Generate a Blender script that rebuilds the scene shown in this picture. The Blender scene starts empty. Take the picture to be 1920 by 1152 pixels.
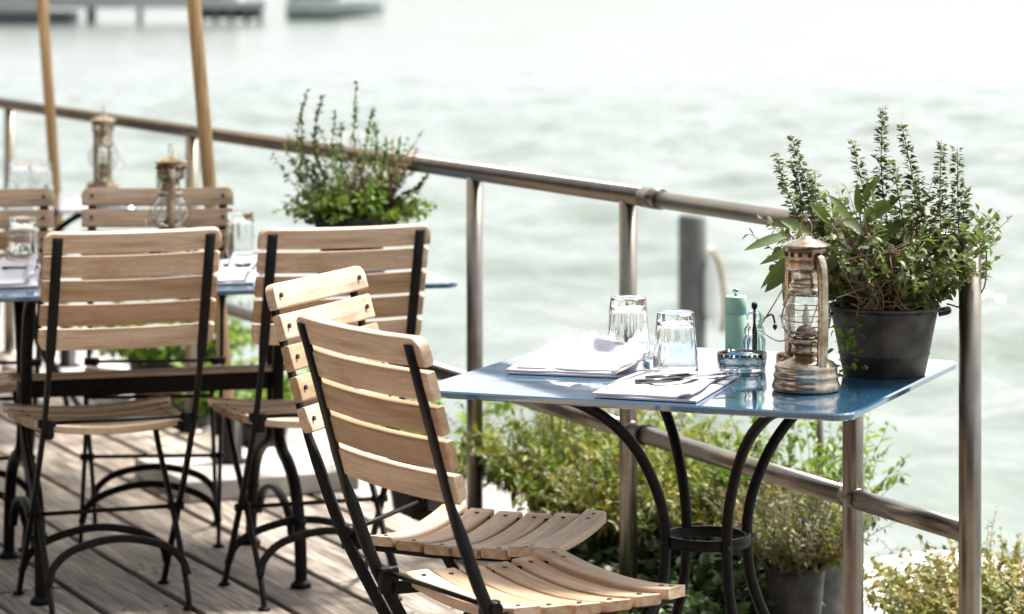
import bpy, bmesh, math, random
from mathutils import Vector, Matrix, noise
R = math.radians
sc = bpy.context.scene
rnd = random.Random(7)

# ------------------------------------------------------------------ camera
cam_d = bpy.data.cameras.new("camera")
cam = bpy.data.objects.new("camera", cam_d)
sc.collection.objects.link(cam)
cam.location = (0, 0, 1.484)
cam.rotation_euler = (R(90), 0, 0)
cam_d.sensor_width = 36
cam_d.lens = 104.85
cam_d.shift_y = -0.3229
cam_d.clip_end = 6000
cam_d.dof.use_dof = True
cam_d.dof.focus_distance = 5.45
cam_d.dof.aperture_fstop = 5.0
sc.camera = cam
# ------------------------------------------------------------------ world, sun, exposure
SUN_EL, SUN_AZ = 60, 54          # azimuth clockwise from +Y (over the water, a little to the right)
w = bpy.data.worlds.new("World"); sc.world = w; w.use_nodes = True
nt = w.node_tree; nt.nodes.clear()
sky = nt.nodes.new("ShaderNodeTexSky"); sky.sky_type = 'NISHITA'; sky.sun_disc = False
sky.sun_elevation = R(SUN_EL); sky.sun_rotation = R(SUN_AZ)
sky.air_density = 1.0; sky.dust_density = 3.0; sky.ozone_density = 1.0
hs = nt.nodes.new("ShaderNodeHueSaturation"); hs.inputs['Saturation'].default_value = 0.17
bg = nt.nodes.new("ShaderNodeBackground"); bg.inputs['Strength'].default_value = 0.137
wo = nt.nodes.new("ShaderNodeOutputWorld")
nt.links.new(sky.outputs[0], hs.inputs['Color']); nt.links.new(hs.outputs[0], bg.inputs['Color'])
nt.links.new(bg.outputs[0], wo.inputs['Surface'])
sd = bpy.data.lights.new("sun", 'SUN'); sd.energy = 4.7; sd.angle = R(10); sd.color = (1.0, 0.94, 0.86)
so = bpy.data.objects.new("sun", sd); sc.collection.objects.link(so)
so.rotation_euler = (R(90 - SUN_EL), 0, R(180 - SUN_AZ))
_sv = Vector((math.sin(R(SUN_AZ)) * math.cos(R(SUN_EL)), math.cos(R(SUN_AZ)) * math.cos(R(SUN_EL)), math.sin(R(SUN_EL))))
so.rotation_euler = _sv.to_track_quat('Z', 'Y').to_euler()
sc.view_settings.view_transform = 'Standard'; sc.view_settings.look = 'None'
sc.view_settings.exposure = 1.12; sc.view_settings.gamma = 1
sc.render.engine = 'CYCLES'
sc.cycles.max_bounces = 14; sc.cycles.transmission_bounces = 14; sc.cycles.transparent_max_bounces = 14
sc.cycles.caustics_refractive = True
sc.cycles.use_denoising = True

# ------------------------------------------------------------------ helpers
def mat(name):
    m = bpy.data.materials.new(name); m.use_nodes = True
    n = m.node_tree; b = n.nodes['Principled BSDF']
    return m, n, b
def node(n, t, **kw):
    x = n.nodes.new(t)
    for k, v in kw.items():
        if k in x.inputs: x.inputs[k].default_value = v
        else: setattr(x, k, v)
    return x
def ramp(n, fac, stops):
    r = n.nodes.new("ShaderNodeValToRGB"); n.links.new(fac, r.inputs[0])
    e = r.color_ramp.elements
    while len(e) < len(stops): e.new(0.5)
    for i, (p, c) in enumerate(stops): e[i].position = p; e[i].color = (*c, 1)
    return r.outputs[0]
def mix(n, fac, a, b, mode='MIX'):
    x = n.nodes.new("ShaderNodeMix"); x.data_type = 'RGBA'; x.blend_type = mode
    for s, v in ((x.inputs[0], fac), (x.inputs[6], a), (x.inputs[7], b)):
        if hasattr(v, 'links'): n.links.new(v, s)
        elif isinstance(v, tuple): s.default_value = (*v, 1)
        else: s.default_value = v
    return x.outputs[2]
def coords(n, scale, island=True):
    tc = n.nodes.new("ShaderNodeTexCoord")
    mp = n.nodes.new("ShaderNodeMapping"); mp.inputs['Scale'].default_value = scale
    n.links.new(tc.outputs['Object'], mp.inputs[0]); rnd_out = None
    if island:
        g = n.nodes.new("ShaderNodeNewGeometry"); rnd_out = g.outputs['Random Per Island']
        mu = n.nodes.new("ShaderNodeMath"); mu.operation = 'MULTIPLY'; mu.inputs[1].default_value = 37.0
        n.links.new(rnd_out, mu.inputs[0]); n.links.new(mu.outputs[0], mp.inputs['Location'])
    return mp.outputs[0], rnd_out
def noise_n(n, vec, scale, detail=4, rough=0.5):
    x = node(n, "ShaderNodeTexNoise"); x.inputs['Scale'].default_value = scale
    x.inputs['Detail'].default_value = detail; x.inputs['Roughness'].default_value = rough
    if vec is not None: n.links.new(vec, x.inputs['Vector'])
    return x.outputs['Fac']
def bump(n, b, h, strength, dist):
    x = n.nodes.new("ShaderNodeBump"); x.inputs['Strength'].default_value = strength; x.inputs['Distance'].default_value = dist
    n.links.new(h, x.inputs['Height']); n.links.new(x.outputs[0], b.inputs['Normal'])

M = {}
def wood(name, dark, light, stain=None, axis=0, vlo=.76, vhi=1.18, rough=0.55, speck=0.35, grain=55, fine=210, gc=0.5, bmpd=.002):
    m, n, b = mat(name)
    s = [grain] * 3; s[axis] = 2.2
    v, isl = coords(n, tuple(s))
    g1 = noise_n(n, v, 1.0, 6, 0.62)
    c = ramp(n, g1, [(0.30, dark), (0.70, light)])
    s2 = [fine] * 3; s2[axis] = 5
    v3, _ = coords(n, tuple(s2)); g2 = noise_n(n, v3, 1.0, 3, 0.6)
    gr = ramp(n, g2, [(0.34, (1 - gc,) * 3), (0.58, (1, 1, 1))])
    c = mix(n, 1.0, c, gr, 'MULTIPLY')
    hv = n.nodes.new("ShaderNodeHueSaturation"); n.links.new(c, hv.inputs['Color'])
    mr = n.nodes.new("ShaderNodeMapRange"); mr.inputs[3].default_value = vlo; mr.inputs[4].default_value = vhi
    n.links.new(isl, mr.inputs[0]); n.links.new(mr.outputs[0], hv.inputs['Value'])
    mh = n.nodes.new("ShaderNodeMapRange"); mh.inputs[3].default_value = 1.12; mh.inputs[4].default_value = 0.82
    n.links.new(isl, mh.inputs[0]); n.links.new(mh.outputs[0], hv.inputs['Saturation'])
    c = hv.outputs[0]
    v2, _ = coords(n, (1, 1, 1))
    for sc_, lo, hi, k in ((9, .54, .72, speck), (34, .60, .74, speck * .8)):
        bl = noise_n(n, v2, sc_, 4, 0.65)
        f = ramp(n, bl, [(lo, (0, 0, 0)), (hi, (1, 1, 1))])
        mm = n.nodes.new("ShaderNodeMath"); mm.operation = 'MULTIPLY'; mm.inputs[1].default_value = k; n.links.new(f, mm.inputs[0])
        c = mix(n, mm.outputs[0], c, stain or dark)
    n.links.new(c, b.inputs['Base Color']); b.inputs['Roughness'].default_value = rough
    bump(n, b, g2, 0.35, bmpd)
    M[name] = m; return m
wood('chair_wood', (0.37, 0.235, 0.135), (0.665, 0.48, 0.325), stain=(0.34, 0.175, 0.08), speck=.5, gc=.22)
wood('deck_wood', (0.095, 0.071, 0.052), (0.54, 0.45, 0.37), stain=(0.085, 0.068, 0.052), axis=1, rough=0.6, speck=0.75, grain=22, fine=95, gc=.72, bmpd=.01, vlo=.62, vhi=1.25)
wood('pole_wood', (0.50, 0.30, 0.13), (0.64, 0.42, 0.21), axis=2, rough=0.5)

def simple(name, col, rough=0.5, metal=0.0, var=0.15, vscale=30, bmp=0.0, spec=None, coat=0):
    m, n, b = mat(name)
    v, _ = coords(n, (1, 1, 1), False)
    f = noise_n(n, v, vscale, 5, 0.6)
    c = ramp(n, f, [(0.3, tuple(x * (1 - var) for x in col)), (0.7, tuple(min(1, x * (1 + var)) for x in col))])
    n.links.new(c, b.inputs['Base Color']); b.inputs['Roughness'].default_value = rough; b.inputs['Metallic'].default_value = metal
    if spec is not None: b.inputs['Specular IOR Level'].default_value = spec
    if coat: b.inputs['Coat Weight'].default_value = coat; b.inputs['Coat Roughness'].default_value = 0.03
    if bmp: bump(n, b, f, bmp, 0.003)
    M[name] = m; return m
simple('iron', (0.007, 0.0065, 0.006), 0.45, 0.0, 0.5, 60, 0.15, spec=.15)
simple('bolt_metal', (0.03, 0.03, 0.035), 0.4, 0.6)
simple('soil', (0.05, 0.035, 0.025), 0.95, bmp=1.0)
simple('concrete', (0.42, 0.41, 0.39), 0.85, 0, 0.25, 14, 0.4)
simple('ledge_concrete', (0.24, 0.235, 0.225), 0.8, 0, 0.15, 5, 0.3)
simple('boat_white', (0.80, 0.80, 0.79), 0.35, 0, 0.03, 4)
simple('boat_grey', (0.28, 0.28, 0.26), 0.5, 0, 0.1)
simple('ceramic_green', (0.32, 0.53, 0.41), 0.45, 0, 0.06, 40)
simple('canvas', (0.72, 0.66, 0.55), 0.8, 0, 0.05)
_m, _n, _b = M['canvas'], M['canvas'].node_tree, M['canvas'].node_tree.nodes['Principled BSDF']
_t = _n.nodes.new("ShaderNodeBsdfTranslucent"); _t.inputs['Color'].default_value = (.9, .86, .76, 1)
_x = _n.nodes.new("ShaderNodeMixShader"); _x.inputs[0].default_value = .65
_n.links.new(_b.outputs[0], _x.inputs[1]); _n.links.new(_t.outputs[0], _x.inputs[2]); _n.links.new(_x.outputs[0], _n.nodes['Material Output'].inputs['Surface'])
simple('pile_grey', (0.115, 0.117, 0.112), 0.7, 0, 0.3, 6)
simple('rope', (0.36, 0.27, 0.17), 0.9)
simple('hull_dark', (0.05, 0.06, 0.062), 0.6)
simple('hull_teal', (0.42, 0.47, 0.46), 0.6, var=0.1, vscale=.4)
simple('shed_pink', (0.55, 0.47, 0.46), 0.8, var=0.15, vscale=.5)
simple('pier_grey', (0.34, 0.35, 0.35), 0.8, var=0.2, vscale=.5)
simple('dark_void', (0.02, 0.018, 0.016), 0.9)
simple('bark', (0.20, 0.125, 0.085), 0.85)
simple('brown_stem', (0.22, 0.125, 0.095), 0.8)
simple('candle', (0.82, 0.76, 0.62), 0.5)
simple('black_mill', (0.02, 0.02, 0.02), 0.3)
# blue enamelled table top
m, n, b = mat('blue_enamel')
v, _ = coords(n, (1, 1, 1), False)
f = noise_n(n, v, 5, 3)
n.links.new(ramp(n, f, [(0.3, (0.016, 0.072, 0.140)), (0.7, (0.026, 0.098, 0.180))]), b.inputs['Base Color'])
b.inputs['IOR'].default_value = 1.6; b.inputs['Coat Weight'].default_value = 0.85; b.inputs['Coat IOR'].default_value = 1.65; b.inputs['Coat Roughness'].default_value = 0.02
f2 = noise_n(n, v, 260, 2)
rr = n.nodes.new("ShaderNodeMapRange"); rr.inputs[3].default_value = 0.04; rr.inputs[4].default_value = 0.13
n.links.new(noise_n(n, v, 12, 4), rr.inputs[0]); n.links.new(rr.outputs[0], b.inputs['Roughness'])
bump(n, b, noise_n(n, v, 7, 2), 0.25, 0.004)
M['blue_enamel'] = m
# stainless steel with lengthwise brushing
m, n, b = mat('steel')
v, _ = coords(n, (1, 1, 1), False)
f = noise_n(n, v, 18, 5, 0.65)
n.links.new(ramp(n, f, [(0.3, (0.19, 0.170, 0.145)), (0.7, (0.26, 0.238, 0.21))]), b.inputs['Base Color'])
b.inputs['Metallic'].default_value = 1.0; b.inputs['Roughness'].default_value = 0.33
bump(n, b, noise_n(n, v, 150, 3), 0.03, 0.0006)
M['steel'] = m
# tarnished tin of the lanterns
m, n, b = mat('lantern_tin')
v, _ = coords(n, (1, 1, 1), False)
f = noise_n(n, v, 17, 6, 0.72)
n.links.new(ramp(n, f, [(0.34, (0.13, 0.08, 0.045)), (0.48, (0.38, 0.31, 0.23)), (0.66, (0.62, 0.585, 0.51))]), b.inputs['Base Color'])
b.inputs['Metallic'].default_value = 1.0
rr = n.nodes.new("ShaderNodeMapRange"); rr.inputs[3].default_value = 0.42; rr.inputs[4].default_value = 0.14
n.links.new(f, rr.inputs[0]); n.links.new(rr.outputs[0], b.inputs['Roughness'])
bump(n, b, noise_n(n, v, 60, 4), 0.35, 0.002)
M['lantern_tin'] = m
simple('silverware', (0.52, 0.51, 0.50), 0.16, 1.0, 0.1)
simple('knife_steel', (0.16, 0.155, 0.15), 0.2, 1.0, 0.1)
# zinc pots
m, n, b = mat('zinc')
v, _ = coords(n, (1, 1, 1), False)
vo = n.nodes.new("ShaderNodeTexNoise"); vo.inputs['Scale'].default_value = 22; vo.inputs['Detail'].default_value = 6
n.links.new(v, vo.inputs['Vector'])
n.links.new(ramp(n, vo.outputs['Fac'], [(0.32, (0.014, 0.013, 0.011)), (0.7, (0.075, 0.069, 0.062))]), b.inputs['Base Color'])
b.inputs['Metallic'].default_value = 0.2; b.inputs['Roughness'].default_value = 0.55
bump(n, b, vo.outputs['Fac'], 0.25, 0.004)
M['zinc'] = m
# glass
m, n, b = mat('glass')
b.inputs['Base Color'].default_value = (0.97, 0.99, 0.985, 1); b.inputs['Transmission Weight'].default_value = 1
b.inputs['Roughness'].default_value = 0.0; b.inputs['IOR'].default_value = 1.5
M['glass'] = m
# linen
m, n, b = mat('linen')
v, _ = coords(n, (1, 1, 1), False)
f = noise_n(n, v, 420, 2)
n.links.new(ramp(n, f, [(0.3, (0.44, 0.44, 0.51)), (0.7, (0.53, 0.53, 0.59))]), b.inputs['Base Color'])
b.inputs['Roughness'].default_value = 0.85
bump(n, b, f, 0.3, 0.001)
M['linen'] = m
# leaves
def leafmat(name, c0, c1, c2, trans=0.35):
    m, n, b = mat(name)
    g = n.nodes.new("ShaderNodeNewGeometry")
    v, _ = coords(n, (1, 1, 1), False)
    f = noise_n(n, v, 11, 2)
    ad = n.nodes.new("ShaderNodeMath"); ad.operation = 'MULTIPLY_ADD'; ad.inputs[1].default_value = 0.38; ad.use_clamp = True
    mr = n.nodes.new("ShaderNodeMapRange"); mr.inputs[1].default_value = .3; mr.inputs[2].default_value = .7; mr.inputs[3].default_value = 0; mr.inputs[4].default_value = .62
    n.links.new(f, mr.inputs[0]); n.links.new(g.outputs['Random Per Island'], ad.inputs[0]); n.links.new(mr.outputs[0], ad.inputs[2])
    c = ramp(n, ad.outputs[0], [(0.0, c0), (0.5, c1), (1.0, c2)])
    n.links.new(c, b.inputs['Base Color']); b.inputs['Roughness'].default_value = 0.5
    t = n.nodes.new("ShaderNodeBsdfTranslucent")
    hv = n.nodes.new("ShaderNodeHueSaturation"); hv.inputs['Value'].default_value = 1.5; n.links.new(c, hv.inputs['Color'])
    n.links.new(hv.outputs[0], t.inputs['Color'])
    mx = n.nodes.new("ShaderNodeMixShader"); mx.inputs[0].default_value = trans
    n.links.new(b.outputs[0], mx.inputs[1]); n.links.new(t.outputs[0], mx.inputs[2])
    n.links.new(mx.outputs[0], n.nodes['Material Output'].inputs['Surface'])
    M[name] = m
leafmat('sage_leaf', (0.055, 0.090, 0.02), (0.10, 0.16, 0.035), (0.20, 0.26, 0.06))
leafmat('herb_leaf', (0.035, 0.062, 0.010), (0.085, 0.125, 0.025), (0.19, 0.21, 0.06))
leafmat('spike_leaf', (0.035, 0.055, 0.012), (0.09, 0.125, 0.03), (0.21, 0.24, 0.08))
leafmat('fern_leaf', (0.03, 0.075, 0.006), (0.125, 0.19, 0.012), (0.40, 0.38, 0.045))
leafmat('dark_leaf', (0.02, 0.045, 0.012), (0.045, 0.085, 0.025), (0.09, 0.14, 0.04))
leafmat('bright_leaf', (0.05, 0.11, 0.01), (0.12, 0.21, 0.02), (0.27, 0.34, 0.05))
leafmat('olive_leaf', (0.03, 0.060, 0.008), (0.115, 0.15, 0.018), (0.38, 0.27, 0.05))
leafmat('red_leaf', (0.09, 0.11, 0.025), (0.22, 0.24, 0.06), (0.46, 0.26, 0.13))
leafmat('thyme_leaf', (0.06, 0.085, 0.03), (0.12, 0.14, 0.055), (0.19, 0.14, 0.075))
leafmat('russet_leaf', (0.12, 0.06, 0.03), (0.19, 0.11, 0.05), (0.17, 0.19, 0.06))
# water
m, n, b = mat('lake_water')
tc = n.nodes.new("ShaderNodeTexCoord")
mp = n.nodes.new("ShaderNodeMapping"); mp.inputs['Rotation'].default_value = (0, 0, R(12)); mp.inputs['Scale'].default_value = (0.75, 1.0, 1)
n.links.new(tc.outputs['Object'], mp.inputs[0])
a1 = noise_n(n, mp.outputs[0], 0.75, 3, 0.5); a2 = noise_n(n, mp.outputs[0], 3.2, 3, 0.55); a3 = noise_n(n, mp.outputs[0], 0.055, 2, 0.5)
def madd(a, k, c):
    x = n.nodes.new("ShaderNodeMath"); x.operation = 'MULTIPLY_ADD'; n.links.new(a, x.inputs[0]); x.inputs[1].default_value = k
    if hasattr(c, 'links'): n.links.new(c, x.inputs[2])
    else: x.inputs[2].default_value = c
    return x.outputs[0]
h = madd(a3, 1.2, a2); h = madd(a1, 2.6, h)
b.inputs['Base Color'].default_value = (0.165, 0.195, 0.175, 1); b.inputs['Roughness'].default_value = 0.13; b.inputs['IOR'].default_value = 1.33
bump(n, b, h, 1.0, 0.07)
_bn = [q for q in n.nodes if q.type == 'BUMP'][0]
mp2 = n.nodes.new("ShaderNodeMapping"); mp2.inputs['Scale'].default_value = (.05, .16, 1); n.links.new(tc.outputs['Object'], mp2.inputs[0])
mrw = n.nodes.new("ShaderNodeMapRange"); mrw.inputs[1].default_value = .38; mrw.inputs[2].default_value = .62; mrw.inputs[3].default_value = .25; mrw.inputs[4].default_value = 1.0
n.links.new(noise_n(n, mp2.outputs[0], 1.0, 4, .6), mrw.inputs[0]); n.links.new(mrw.outputs[0], _bn.inputs['Strength'])
M['lake_water'] = m

class MB:
    """collects shapes, builds ONE mesh object"""
    def __init__(s): s.bm = bmesh.new()
    def box(s, c, d, rot=None, bev=0.0, seg=2):
        r = bmesh.ops.create_cube(s.bm, size=1)
        vs = r['verts']; mt = Matrix.Translation(c) @ (rot.to_4x4() if rot else Matrix()) @ Matrix.Diagonal((*d, 1))
        bmesh.ops.transform(s.bm, matrix=mt, verts=vs)
        if bev:
            es = list({e for v in vs for e in v.link_edges})
            bmesh.ops.bevel(s.bm, geom=es, offset=bev, segments=seg, affect='EDGES', profile=0.6)
    def sweep(s, pts, sec, seg=8, closed=False, side=None):
        """pts list of Vector; sec: radius | (a,b) rect half sizes | list of those per point. side = reference side vector for the rect's a axis"""
        pts = [Vector(p) for p in pts]; N = len(pts); rings = []
        secs = sec if isinstance(sec, list) else [sec] * N
        prev = None
        for i, p in enumerate(pts):
            a = pts[(i - 1) % N] if (closed or i > 0) else p
            c = pts[(i + 1) % N] if (closed or i < N - 1) else p
            t = (c - a).normalized()
            if side is not None: u = Vector(side)
            elif prev is not None: u = prev
            else: u = Vector((0, 0, 1)) if abs(t.z) < 0.9 else Vector((1, 0, 0))
            u = (u - t * u.dot(t)).normalized(); prev = u; v = t.cross(u)
            q = secs[i]
            if isinstance(q, tuple):
                A, B = q; k = 0.72
                ring = [(A, B * k), (A * k, B), (-A * k, B), (-A, B * k), (-A, -B * k), (-A * k, -B), (A * k, -B), (A, -B * k)]
            else:
                ring = [(q * math.cos(2 * math.pi * j / seg), q * math.sin(2 * math.pi * j / seg)) for j in range(seg)]
            rings.append([s.bm.verts.new(p + u * x + v * y) for x, y in ring])
        L = len(rings[0])
        for i in range(N if closed else N - 1):
            A, B = rings[i], rings[(i + 1) % N]
            for j in range(L):
                f = s.bm.faces.new((A[j], A[(j + 1) % L], B[(j + 1) % L], B[j])); f.smooth = True
        if not closed:
            try: s.bm.faces.new(rings[0][::-1]); s.bm.faces.new(rings[-1])
            except ValueError: pass
    def lathe(s, prof, c=(0, 0, 0), seg=32, mod=None, cap=True):
        c = Vector(c); rings = []
        for (r, z) in prof:
            if r < 1e-6: rings.append([s.bm.verts.new(c + Vector((0, 0, z)))])
            else:
                ring = []
                for j in range(seg):
                    a = 2 * math.pi * j / seg; rr = r + (mod(a, r, z) if mod else 0)
                    ring.append(s.bm.verts.new(c + Vector((rr * math.cos(a), rr * math.sin(a), z))))
                rings.append(ring)
        for A, B in zip(rings, rings[1:]):
            for j in range(seg):
                k = (j + 1) % seg
                if len(A) == 1 and len(B) == 1: continue
                if len(A) == 1: f = s.bm.faces.new((A[0], B[k], B[j]))
                elif len(B) == 1: f = s.bm.faces.new((A[j], A[k], B[0]))
                else: f = s.bm.faces.new((A[j], A[k], B[k], B[j]))
                f.smooth = True
        if cap:
            if len(rings[0]) > 1: s.bm.faces.new(rings[0][::-1])
            if len(rings[-1]) > 1: s.bm.faces.new(rings[-1])
    def grid(s, f, nu, nv, thick=None):
        """f(u,v)->Vector ; closed slab when thick given"""
        T = [[s.bm.verts.new(f(i / nu, j / nv)) for j in range(nv + 1)] for i in range(nu + 1)]
        for i in range(nu):
            for j in range(nv):
                fc = s.bm.faces.new((T[i][j], T[i + 1][j], T[i + 1][j + 1], T[i][j + 1])); fc.smooth = True
        if thick:
            Bt = [[s.bm.verts.new(T[i][j].co - Vector((0, 0, thick))) for j in range(nv + 1)] for i in range(nu + 1)]
            for i in range(nu):
                for j in range(nv):
                    fc = s.bm.faces.new((Bt[i][j + 1], Bt[i + 1][j + 1], Bt[i + 1][j], Bt[i][j])); fc.smooth = True
            for i in range(nu):
                s.bm.faces.new((T[i][0], Bt[i][0], Bt[i + 1][0], T[i + 1][0])); s.bm.faces.new((T[i + 1][nv], Bt[i + 1][nv], Bt[i][nv], T[i][nv]))
            for j in range(nv):
                s.bm.faces.new((T[0][j + 1], Bt[0][j + 1], Bt[0][j], T[0][j])); s.bm.faces.new((T[nu][j], Bt[nu][j], Bt[nu][j + 1], T[nu][j + 1]))
    def leaf(s, p, d, L, W, bend=0.2, up=None, n=4):
        """pointed oval leaf, folded on its midrib"""
        d = Vector(d).normalized(); up = Vector(up) if up is not None else Vector((rnd.uniform(-.6, .6), rnd.uniform(-.6, .6), 1))
        sd_ = d.cross(up)
        if sd_.length < 1e-3: sd_ = Vector((1, 0, 0))
        sd_.normalize(); nn = sd_.cross(d).normalized(); p = Vector(p); prev = None
        if n <= 2:
            q = p + d * L * .45 - nn * bend * L * .1
            a = s.bm.verts.new(p); b_ = s.bm.verts.new(q + sd_ * W / 2); c = s.bm.verts.new(p + d * L - nn * bend * L * .4); e = s.bm.verts.new(q - sd_ * W / 2)
            s.bm.faces.new((a, b_, c, e)); return
        base = s.bm.verts.new(p); ml = base; l = r = None
        for i in range(1, n + 1):
            t = i / n; c = p + d * L * t - nn * bend * L * t * t
            if i == n:
                tip = s.bm.verts.new(c); s.bm.faces.new((l, ml, tip)).smooth = True; s.bm.faces.new((ml, r, tip)).smooth = True; break
            ww = W / 2 * math.sin(math.pi * t ** 0.8) ** 0.8
            nl = s.bm.verts.new(c - sd_ * ww + nn * ww * .3); nm = s.bm.verts.new(c); nr = s.bm.verts.new(c + sd_ * ww + nn * ww * .3)
            if i == 1:
                s.bm.faces.new((ml, nm, nl)).smooth = True; s.bm.faces.new((ml, nr, nm)).smooth = True
            else:
                s.bm.faces.new((l, ml, nm, nl)).smooth = True; s.bm.faces.new((ml, r, nr, nm)).smooth = True
            l, ml, r = nl, nm, nr
    def build(s, name, m, parent=None):
        me = bpy.data.meshes.new(name)
        if True: bmesh.ops.recalc_face_normals(s.bm, faces=s.bm.faces) if getattr(s, 'fixn', True) else None
        s.bm.to_mesh(me); s.bm.free()
        me.materials.append(M[m] if isinstance(m, str) else m)
        o = bpy.data.objects.new(name, me); sc.collection.objects.link(o)
        if parent: o.parent = parent
        return o
def LB():
    b = MB(); b.fixn = False; return b
def tag(o, label=None, cat=None, group=None, kind=None):
    for k, v in (('label', label), ('category', cat), ('group', group), ('kind', kind)):
        if v: o[k] = v
    return o
def thing(name, label, cat, loc=(0, 0, 0), rz=0, group=None):
    o = bpy.data.objects.new(name, None); sc.collection.objects.link(o); o.empty_display_size = .1
    o.location = loc; o.rotation_euler = (0, 0, rz); return tag(o, label, cat, group)
def copy_tree(o, parent=None):
    c = o.copy(); sc.collection.objects.link(c)
    if parent: c.parent = parent
    for ch in list(o.children):
        if ch is not c: copy_tree(ch, c)
    return c
def smooth(pts, n=6):
    """Catmull-Rom through pts"""
    P = [Vector(p) for p in pts]; P = [P[0] * 2 - P[1]] + P + [P[-1] * 2 - P[-2]]; out = []
    for i in range(1, len(P) - 2):
        for k in range(n):
            t = k / n; a, b_, c, d = P[i - 1], P[i], P[i + 1], P[i + 2]
            out.append(0.5 * ((2 * b_) + (c - a) * t + (2 * a - 5 * b_ + 4 * c - d) * t * t + (3 * b_ - a - 3 * c + d) * t ** 3))
    out.append(P[-2]); return out

# ------------------------------------------------------------------ setting
U = Vector((-0.4195, 0.9078, 0)); NN = Vector((0.9078, 0.4195, 0)); R0 = Vector((0.86, 5.60, 0))   # railing line: along / outward
RZ = math.atan2(-U.x, U.y)          # rotation that turns local +Y into U
def onrail(t, n=0.0, z=0.0): return R0 + U * t + NN * n + Vector((0, 0, z))
# deck: planks along local Y
b = MB(); prd = random.Random(3); SCR = []
n0 = -1.071
for k in range(-34, 6):
    xa = n0 + 0.2 * k + 0.009; xb = xa + 0.182
    if xb > 0.05: xb = 0.05
    if xa > 0.04: break
    y = -9 + prd.uniform(0, 3)
    if k == 1: y = -9 + .0
    while y < 26:
        L = prd.uniform(1.7, 3.6); zz = prd.uniform(-0.003, 0.0)
        b.box(((xa + xb) / 2, y + L / 2, -0.02 + zz), (xb - xa, L - 0.006, 0.04), bev=0.006, seg=2)
        for yy in (y + .05, y + L - .06, y + L * .5):
            for xx in (xa + .04, xb - .04): SCR.append((xx, yy))
        y += L
deck = b.build('deck', 'deck_wood'); deck.location = R0; deck.rotation_euler = (0, 0, RZ); tag(deck, kind='structure')
b = MB()
for xx, yy in SCR:
    if yy > 0 and yy < 9 and xx > -3: b.lathe([(.0055, .0003), (.005, .0012), (0, .0014)], (xx, yy, .0), 8, cap=False)
o = b.build('deck_screws', 'bolt_metal', deck); o['kind'] = 'stuff'
b = MB(); b.box((-3.5, 8, -0.30), (7.0, 35, 0.46)); o = b.build('deck_base', 'dark_void'); o.location = R0; o.rotation_euler = (0, 0, RZ); tag(o, kind='structure')
b = MB(); b.box((0.45, 9, -0.16), (0.78, 30, 0.12), bev=0.02); b.box((0.38, 9, -0.72), (0.5, 30, 1.0))
o = b.build('quay_ledge', 'ledge_concrete'); o.location = R0; o.rotation_euler = (0, 0, RZ); tag(o, kind='structure')
# water sheet to the horizon
def spaced(lo, hi, dlo, dhi, step, g):
    a = [dlo + step * i for i in range(int((dhi - dlo) / step) + 1)]; q = step
    while a[-1] < hi: q *= g; a.append(a[-1] + q)
    q = step
    while a[0] > lo: q *= g; a.insert(0, a[0] - q)
    return a
WX = spaced(-2500, 2500, -16, 14, .19, 1.06); WY = spaced(-400, 3300, 7, 48, .18, 1.013)
b = MB(); V = []
for i, x in enumerate(WX):
    dx = WX[min(i + 1, len(WX) - 1)] - WX[max(i - 1, 0)]; col = []
    for j, y in enumerate(WY):
        k = max(0.0, 1 - dx / 6.0)
        dy = WY[min(j + 1, len(WY) - 1)] - WY[max(j - 1, 0)]; k2 = max(0.0, 1 - max(dx, dy) / 2.0); k3 = max(0.0, 1 - max(dx, dy) / 8.0)
        z = 0.0
        if k3 > 0:
            z += .10 * k3 * noise.noise(Vector((x * .22 + .1 * y, y * .26, 3.1)))
            if k2 > 0:
                z += .26 * k2 * noise.noise(Vector((x * .62 + .12 * y, y * .95, 1.7)))
                z += .12 * k2 * noise.noise(Vector((x * 1.9, y * 2.4, 9.2)))
        col.append(b.bm.verts.new((x, y, -1.0 + z)))
    V.append(col)
for i in range(len(WX) - 1):
    for j in range(len(WY) - 1):
        b.bm.faces.new((V[i][j], V[i + 1][j], V[i + 1][j + 1], V[i][j + 1])).smooth = True
o = b.build('water', 'lake_water'); tag(o, kind='structure')

# ------------------------------------------------------------------ railing
ZT, ZB = 0.98, 0.438
rail = thing('steel_railing', 'brushed steel tube railing running along the edge of the wooden deck above the water', 'railing', onrail(0), RZ)
def rb(fn, name, m='steel'):
    b = MB(); fn(b); return b.build(name, m, rail)
TJ = 1.30   # sleeve joint distance
rb(lambda b: b.sweep([(0, TJ, ZT), (0, 20, ZT)], 0.0215, 20), 'top_rail')
rb(lambda b: b.sweep([(0, 0.0, ZT - .004), (0, TJ, ZT - .001)], 0.0195, 20), 'top_rail')
rb(lambda b: b.sweep([(0, TJ - 0.05, ZT), (0, TJ + 0.03, ZT)], 0.0238, 20), 'rail_sleeve')
posts = [0.0, 0.42, 1.411, 2.279, 4.536, 6.767, 9.0, 11.2, 13.4]
cuts = [0.0, 0.42, 1.411, 2.279, 4.536, 6.767, 20]
for a, c in zip(cuts, cuts[1:]):
    rb(lambda b: b.sweep([(0, a, ZB), (0, c, ZB)], 0.0205, 20), 'mid_rail')
rb(lambda b: b.sweep([(0, TJ + .02, ZB), (0, TJ + .035, ZB)], 0.0235, 20), 'rail_sleeve', 'iron')
for t in posts:
    lean = -0.010
    b = MB(); b.sweep([(0, t, -0.0), (0.0, t, ZT - (.012 if t else -.004))], 0.0212, 20)
    b.lathe([(0.045, 0.001), (0.045, 0.006), (0.024, 0.010)], (0, t, 0), 20); b.build('post', 'steel', rail)
    # weld collar where the mid rail meets the post
    if t > 0: b = MB(); b.sweep([(0, t - .026, ZB), (0, t + .026, ZB)], 0.0222, 20); b.build('weld_collar', 'steel', rail)
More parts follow.
